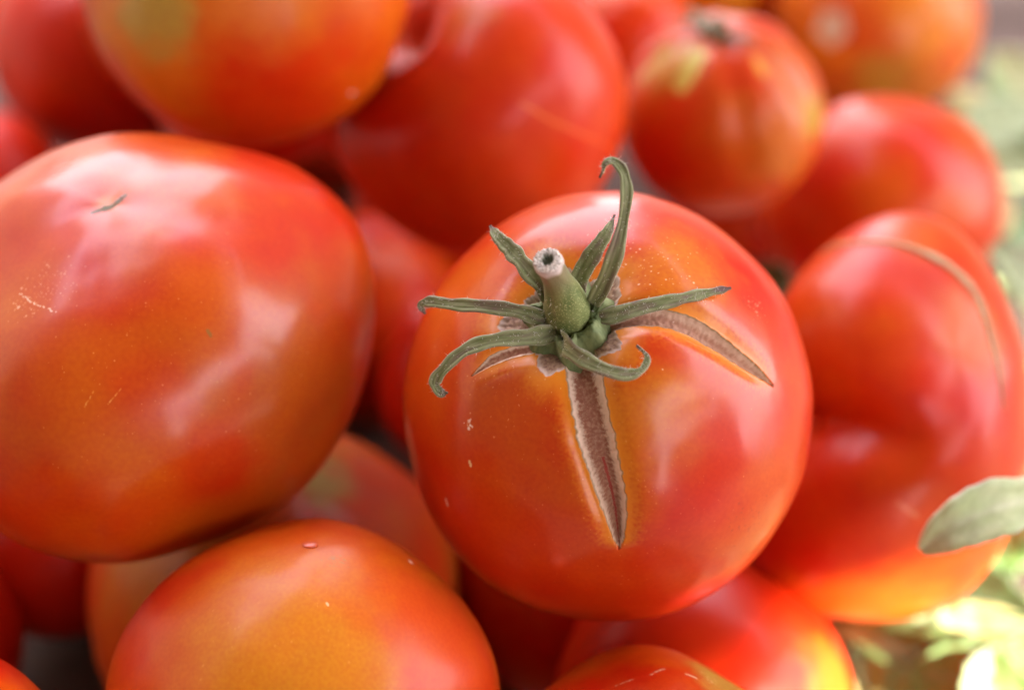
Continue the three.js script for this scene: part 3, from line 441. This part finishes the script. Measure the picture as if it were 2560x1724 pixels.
{
  const t = tomato('T14', { c: [0.1017,0.0365,-0.033], R: 0.0429, ax: [0.095,0.8899,0.4461], pole: [0.04, 0.3], lobes: [[5, 0.015, 0.5]], el: [[nrm(sub([-0.1204,0.9625,-0.2432], [-0.1475,-0.2996,0.9426])), 1.22], [nrm(sub([0.5149,0.5829,0.6286], [-0.9298,0.2502,0.2698])), 0.78]],
    bumps: [[[-0.806,0.3599,0.47], -0.22, 0.20], [[-0.6026,0.5103,0.6136], -0.13, 0.17], [[-0.4224,0.5609,0.712], -0.10, 0.16], [[-0.2448,0.5464,0.801], -0.06, 0.15], [[-0.6508,0.759,-0.0206], 0.10, 0.4], [[-0.4306,0.8554,0.2878], 0.05, 0.35], [[-0.6993,-0.352,0.6222], 0.36, 0.5], [[-0.4174,0.0736,0.9057], 0.06, 0.4]], from: RED, to: [0.64, 0.09, 0.004], blend: 0.35,
    patches: [[[0.2619,0.9158,0.3045], 0.3, ORANGE, 0.7], [[-0.27,0.9624,0.0281], 0.3, RED, 0.6], [[-0.0281,0.9646,-0.2622], 0.2, ORANGE, 0.5], [[-0.2555,-0.3739,0.8916], 0.35, ORANGE, 0.6]],
    marks: [[[[-0.4673,0.6458,-0.6038], [-0.3056,0.9081,-0.2865], [-0.112,0.9755,-0.1895], [0.0721,0.9929,-0.0941], [0.24,0.9706,0.0181], [0.3712,0.8842,0.2837], [0.4428,0.63,0.6379]], 0.03, [0.66, 0.22, 0.04], 0.2], [[[-0.2459,0.2604,0.9337], [-0.1243,0.1786,0.976]], 0.02, [0.75, 0.5, 0.4], 0.08, 0.1]] }, 'tall lobed red tomato with a brown arc scar over its shoulder', 260, 180, 1024);
  const s = TOM.T14.s, pts = [[-0.4673,0.6458,-0.6038], [-0.4014,0.8392,-0.367], [-0.2856,0.9172,-0.2777], [-0.1497,0.9655,-0.2129], [-0.0127,0.9902,-0.1387], [0.1177,0.9906,-0.0701], [0.24,0.9706,0.0181], [0.3179,0.9377,0.1401], [0.374,0.8739,0.3106], [0.4127,0.7788,0.4725], [0.436,0.6323,0.6404]];
  part(t, 'scar', strip(pts.map((d) => surf(s, d, 0.0001)), (q) => 0.0010 * Math.sin(Math.PI * clamp(0.06 + 0.88 * q)) + 0.0002, [pts[0], pts[5], pts[10]], { thick: 0.0004, cup: 0, rag: 1.1, n: 120, colour: (q, a) => mix3([0.30, 0.17, 0.07], [0.52, 0.36, 0.2], clamp(0.5 + noise(q * 40, a * 3, 1))) }), new THREE.MeshPhysicalMaterial({ vertexColors: true, roughness: 0.85 })).userData.label = 'thin brown arc shaped scar';
}
tomato('T15', { c: [0.0488,-0.0112,0.0241], R: 0.0375, ax: [0.1, 0.95, 0.2], pole: [0.0, 0.3], lobes: [[3, 0.012, 1]], from: RED, to: [0.62, 0.05, 0.004], blend: 0.3, patches: [[[0.7256,0.6388,0.2558], 0.3, ORANGE, 0.6]] }, 'smooth red tomato lying directly under the split tomato', 200, 130, 512);
tomato('T16', { c: [0.0272,0.0323,0.0815], R: 0.0329, ax: [0.1, 0.95, 0.2], pole: [0.05, 0.3], lobes: [[5, 0.03, 0.9]], from: RED, to: ORANGE, blend: 0.3, patches: [[[0.4312,0.7962,-0.4244], 0.22, [0.55, 0.38, 0.06], 0.8]], marks: [[[[-0.0105,0.9506,-0.3102], [0.0747,0.9227,-0.3781]], 0.010, [0.6, 0.35, 0.25], 0.28, -0.2], [[[0.2053,0.907,-0.3677], [0.2708,0.8932,-0.359]], 0.010, [0.66, 0.5, 0.36], 0.28, -0.2], [[[-0.22,0.9417,-0.2546], [-0.1156,0.9517,-0.2845]], 0.008, [0.6, 0.35, 0.25], 0.22, -0.2]], specks: [[[0.3744,0.8285,-0.4165], 0.05, 30, 0.006, [0.75, 0.6, 0.35], 0.6]] }, 'red tomato with a scuffed top and yellow green flank', 220, 150, 1024);
tomato('T17', { c: [-0.1723,-0.0309,-0.0091], R: 0.0325, ax: [0.1, 0.95, 0.2], pole: [0.08, 0.3], from: RED, to: RED, blend: 0.5 }, 'red tomato on the planks below the large lobed tomato');
tomato('T18', { c: [-0.0174,-0.0087,-0.093], R: 0.0252, ax: [0.1, 0.95, 0.2], pole: [0.08, 0.3], from: RED, to: RED, blend: 0.5 }, 'shaded red tomato deep between the split and lobed tomatoes');
tomato('T19', { c: [-0.1384,-0.0349,-0.0514], R: 0.0291, ax: [0.1, 0.95, 0.2], pole: [0.08, 0.3], from: RED, to: RED, blend: 0.4 }, 'dark shaded tomato at the bottom under the large lobed tomato');
tomato('T20', { c: [-0.0971,0.0099,-0.1347], R: 0.0344, ax: [0.1, 0.95, 0.2], pole: [0.08, 0.3], from: RED, to: RED, blend: 0.4 }, 'shaded tomato underneath the orange blushed tomato');
// the heap goes on underneath and beyond what the photograph frames
for (const [x, y, z, R, b] of [[0.02, -0.026, -0.035, 0.041, 0.3], [-0.02, -0.030, 0.062, 0.038, 0.4], [0.035, -0.034, 0.088, 0.034, 0.5], [-0.085, -0.030, 0.068, 0.037, 0.3], [0.092, -0.036, -0.062, 0.031, 0.5], [0.045, -0.034, -0.098, 0.034, 0.3], [-0.015, -0.012, -0.205, 0.045, 0.3], [-0.118, -0.028, -0.115, 0.039, 0.3], [-0.195, 0.02, 0.02, 0.04, 0.4], [-0.20, -0.026, 0.075, 0.04, 0.3], [-0.14, -0.03, 0.11, 0.037, 0.5], [-0.06, -0.03, 0.13, 0.037, 0.3], [-0.175, 0.028, -0.075, 0.038, 0.4], [-0.25, -0.028, -0.03, 0.039, 0.5], [-0.115, 0.05, 0.10, 0.038, 0.3], [0.02, -0.03, 0.15, 0.037, 0.4], [0.0, -0.03, -0.27, 0.038, 0.4], [0.10, -0.032, -0.25, 0.034, 0.3], [-0.09, -0.03, -0.30, 0.038, 0.5], [-0.02, -0.03, -0.38, 0.038, 0.3], [0.13, -0.03, -0.42, 0.036, 0.5], [-0.12, 0.04, -0.262, 0.045, 0.3], [-0.085, 0.065, -0.175, 0.038, 0.3], [-0.12, 0.012, -0.10, 0.038, 0.3], [-0.052, -0.03, -0.155, 0.038, 0.3], [-0.055, 0.015, -0.245, 0.036, 0.2], [-0.14, -0.03, -0.40, 0.038, 0.4], [0.05, 0.0, -0.31, 0.03, 0.4]])
  tomato('F' + x + z, { c: [x, y, z], R, ax: [0.3 * Math.sin(x * 90), 0.9, 0.3 * Math.cos(z * 70)], pole: [0.08, 0.3], lobes: [[4, 0.012, x * 50]], from: RED, to: ORANGE, blend: b - 0.1 }, z < -0.2 ? 'red tomato lying at the far edge of the heap' : y < 0 && x > -0.13 && z < 0.12 ? 'red tomato in the bottom layer of the heap' : 'red tomato at the near edge of the heap', 96, 64, 256);

// ---- leaves beside the heap
const leafMat = new THREE.MeshPhysicalMaterial({ vertexColors: true, roughness: 0.6, transmission: 0.3, thickness: 0, side: THREE.DoubleSide });
const stemMat = new THREE.MeshPhysicalMaterial({ vertexColors: true, roughness: 0.55 });
const leafCol = (sd, base, vein) => (t, a) => { const n = noise(t * 7, a * 2, sd * 1.7), v = Math.exp(-((a / 0.10) ** 2)); return mix3(base, vein, clamp(0.25 + 0.5 * n + 0.6 * v)).map((x) => x * (1 + 0.2 * noise(t * 40, a * 12, sd))); };
const SAGE = [[0.27, 0.34, 0.13], [0.44, 0.48, 0.24]], FRESH = [[0.16, 0.29, 0.06], [0.38, 0.47, 0.19]], YEL = [[0.50, 0.42, 0.12], [0.62, 0.52, 0.22]], DARKG = [[0.07, 0.13, 0.03], [0.16, 0.22, 0.07]];
let leafN = 0;
function leaf(P, wmax, face, cols, label, group) {
  const o = P[0], t = thing('leaf', label, 'leaf', o, group), k = ++leafN;
  part(t, 'blade', strip(P.map((p) => sub(p, o)), (q) => wmax * (0.12 + 0.88 * Math.pow(Math.sin(Math.PI * clamp(0.05 + 0.93 * q)), 0.8)), face, { seed: k, thick: 0.0006, fold: 0.35, cup: 0.15, rag: 0.15, vein: 0.0003, n: 36, m: 12, colour: leafCol(k, ...cols) }), leafMat);
}
leaf([[0.1307,0.0517,0.0105], [0.1142,0.0603,0.0215], [0.1033,0.0628,0.0272], [0.0953,0.0606,0.0303], [0.0897,0.0557,0.0319]], 0.0062, [[0.1, 0.85, 0.5], [-0.1, 0.8, 0.6]], [[0.42, 0.50, 0.22], [0.58, 0.62, 0.36]], 'broad pale sage leaf lying across the flank of the tall lobed tomato');
leaf([[0.1335,0.0233,-0.0153], [0.133,0.0241,-0.0225], [0.1326,0.0236,-0.0313]], 0.0022, [[0,0.6428,0.766], [0,0.6428,0.766]], SAGE, 'thin pale leaf tip standing beside the arc scarred tomato');
leaf([[0.0846,-0.0018,-0.1379], [0.0883,0.0042,-0.1325], [0.0926,0.005,-0.1279]], 0.006, [[0,0.6428,0.766], [0,0.6428,0.766]], DARKG, 'small dull green leaf wedged behind the split tomato');
leaf([[-0.2881,-0.071,-0.4323], [-0.2665,-0.0754,-0.4025], [-0.2547,-0.0756,-0.3762], [-0.2517,-0.0769,-0.349]], 0.014, [[0,0.6428,0.766], [0,0.6428,0.766]], SAGE, 'pale leaf behind the farthest red tomatoes');
const strewn = [
  [[[0.23,-0.0325,-0.3602],[0.2369,-0.0372,-0.3432],[0.2396,-0.0395,-0.3151]], 0.012, [[0.36, 0.38, 0.12], [0.46, 0.48, 0.2]]], [[[0.192,-0.0285,-0.2852],[0.1977,-0.0226,-0.2901],[0.2087,-0.0225,-0.3032]], 0.009, YEL], [[[0.1827,-0.013,-0.246],[0.1987,-0.0128,-0.2592],[0.2188,-0.011,-0.2738]], 0.012, SAGE], [[[0.2015,-0.0299,-0.284],[0.2077,-0.0251,-0.2619],[0.2168,-0.0211,-0.2522]], 0.010, FRESH],
  [[[0.1779,-0.009,-0.2233],[0.1917,-0.0083,-0.2238],[0.2071,-0.0103,-0.2222]], 0.007, SAGE], [[[0.1797,-0.0113,-0.2083],[0.1812,-0.0107,-0.1957],[0.1802,-0.0125,-0.1811]], 0.008, YEL], [[[0.1987,-0.0211,-0.2261],[0.1948,-0.0216,-0.1996],[0.1854,-0.0164,-0.1648]], 0.010, DARKG], [[[0.1653,0.0085,-0.1466],[0.1676,0.0088,-0.1337],[0.166,0.009,-0.1078]], 0.009, SAGE], [[[0.1698,-0.0006,-0.1389],[0.172,0.001,-0.1272],[0.1769,0.005,-0.1174]], 0.008, SAGE], [[[0.244,-0.0551,-0.3934],[0.2435,-0.062,-0.3615],[0.2447,-0.0662,-0.3318]], 0.010, FRESH],
  [[[0.097,-0.05,-0.0321],[0.1059,-0.0394,-0.0189],[0.1167,-0.0344,-0.0087],[0.1307,-0.0281,-0.0009],[0.1478,-0.0223,0.002]], 0.0085, FRESH], [[[0.1238,-0.0286,-0.0279],[0.1206,-0.032,-0.0225],[0.1174,-0.0384,-0.0197]], 0.0040, SAGE], [[[0.1159,-0.0428,-0.033],[0.114,-0.0443,-0.0292],[0.1107,-0.0443,-0.0226]], 0.0055, YEL], [[[0.1229,-0.0533,-0.0503],[0.1357,-0.0419,-0.039],[0.152,-0.0345,-0.023]], 0.010, DARKG], [[[0.1165,-0.0472,-0.0201],[0.1322,-0.0433,-0.0235],[0.152,-0.0365,-0.0213]], 0.008, YEL],
  [[[0.1063,-0.0582,-0.0253],[0.1074,-0.0594,-0.0165],[0.1097,-0.0581,-0.0032]], 0.008, YEL], [[[0.1409,-0.049,-0.0539],[0.1461,-0.0441,-0.0515],[0.1589,-0.0344,-0.0518]], 0.007, DARKG], [[[0.1451,-0.0398,-0.0407],[0.1482,-0.0281,-0.0427],[0.1402,0.006,-0.0204]], 0.006, FRESH], [[[0.1127,-0.0407,0.0031],[0.1234,-0.0328,0.003],[0.1411,-0.0254,0.0112]], 0.012, FRESH], [[[0.1083,-0.048,-0.0051],[0.1142,-0.0373,-0.0063],[0.1179,-0.0334,-0.0095]], 0.006, SAGE], [[[0.138,-0.0253,-0.0033],[0.1299,-0.0287,0.0074],[0.1203,-0.0275,0.0208]], 0.010, SAGE], [[[0.1248,-0.0403,-0.0116],[0.1374,-0.036,-0.0009],[0.1526,-0.0328,0.003]], 0.010, FRESH],
];
const kinds = new Map([[SAGE, 'pale sage'], [FRESH, 'fresh green'], [YEL, 'yellowing'], [DARKG, 'dark green']]);
for (const [P, w, c] of strewn) { const k = kinds.get(c) || 'olive green'; leaf(P, w, [[0.05, 0.9, 0.35], [0, 0.9, 0.4]], c, `${k} leaf strewn on the planks beside the tomato heap`, `${k} leaves beside the heap`); }

for (let i = 0; i < 46; i++) { // cut stems lying among the leaves
  const near = i % 3 === 0, x = near ? 0.10 + 0.07 * rnd() : 0.165 + 0.10 * rnd(), z = near ? -0.02 + 0.09 * rnd() : -0.33 + 0.34 * rnd(), a = rnd() * 6.283, L = 0.03 + 0.035 * rnd(), y = TABLE + 0.006 + 0.03 * rnd(), b = 0.02 * (rnd() - 0.5), e = 0.012 * (rnd() - 0.3);
  const at = (k, o) => [x + Math.cos(a) * L * k - Math.sin(a) * o, y + e * k + 0.004 * (1 - k * k), z + Math.sin(a) * L * k + Math.cos(a) * o], P = [at(-1, 0), at(-0.4, b), at(0.4, b), at(1, -b)], w = 0.0013 + 0.0012 * rnd(), sage = rnd() < 0.6, c = sage ? SAGE : FRESH;
  const t = thing('cut_stem', sage ? 'slim pale sage stem lying among the leaves beside the heap' : 'slim fresh green stem lying among the leaves beside the heap', 'stem', P[0], sage ? 'pale stems beside the heap' : 'green stems beside the heap');
  part(t, 'stem', strip(P.map((p) => sub(p, P[0])), (q) => w * (1 - 0.4 * q), [[0, 1, 0], [0, 1, 0]], { seed: 60 + i, thick: w * 0.9, cup: 0, rag: 0.15, vein: 0.0001, n: 24, m: 8, colour: leafCol(60 + i, ...c) }), stemMat);
}
renderer.render(scene, camera);
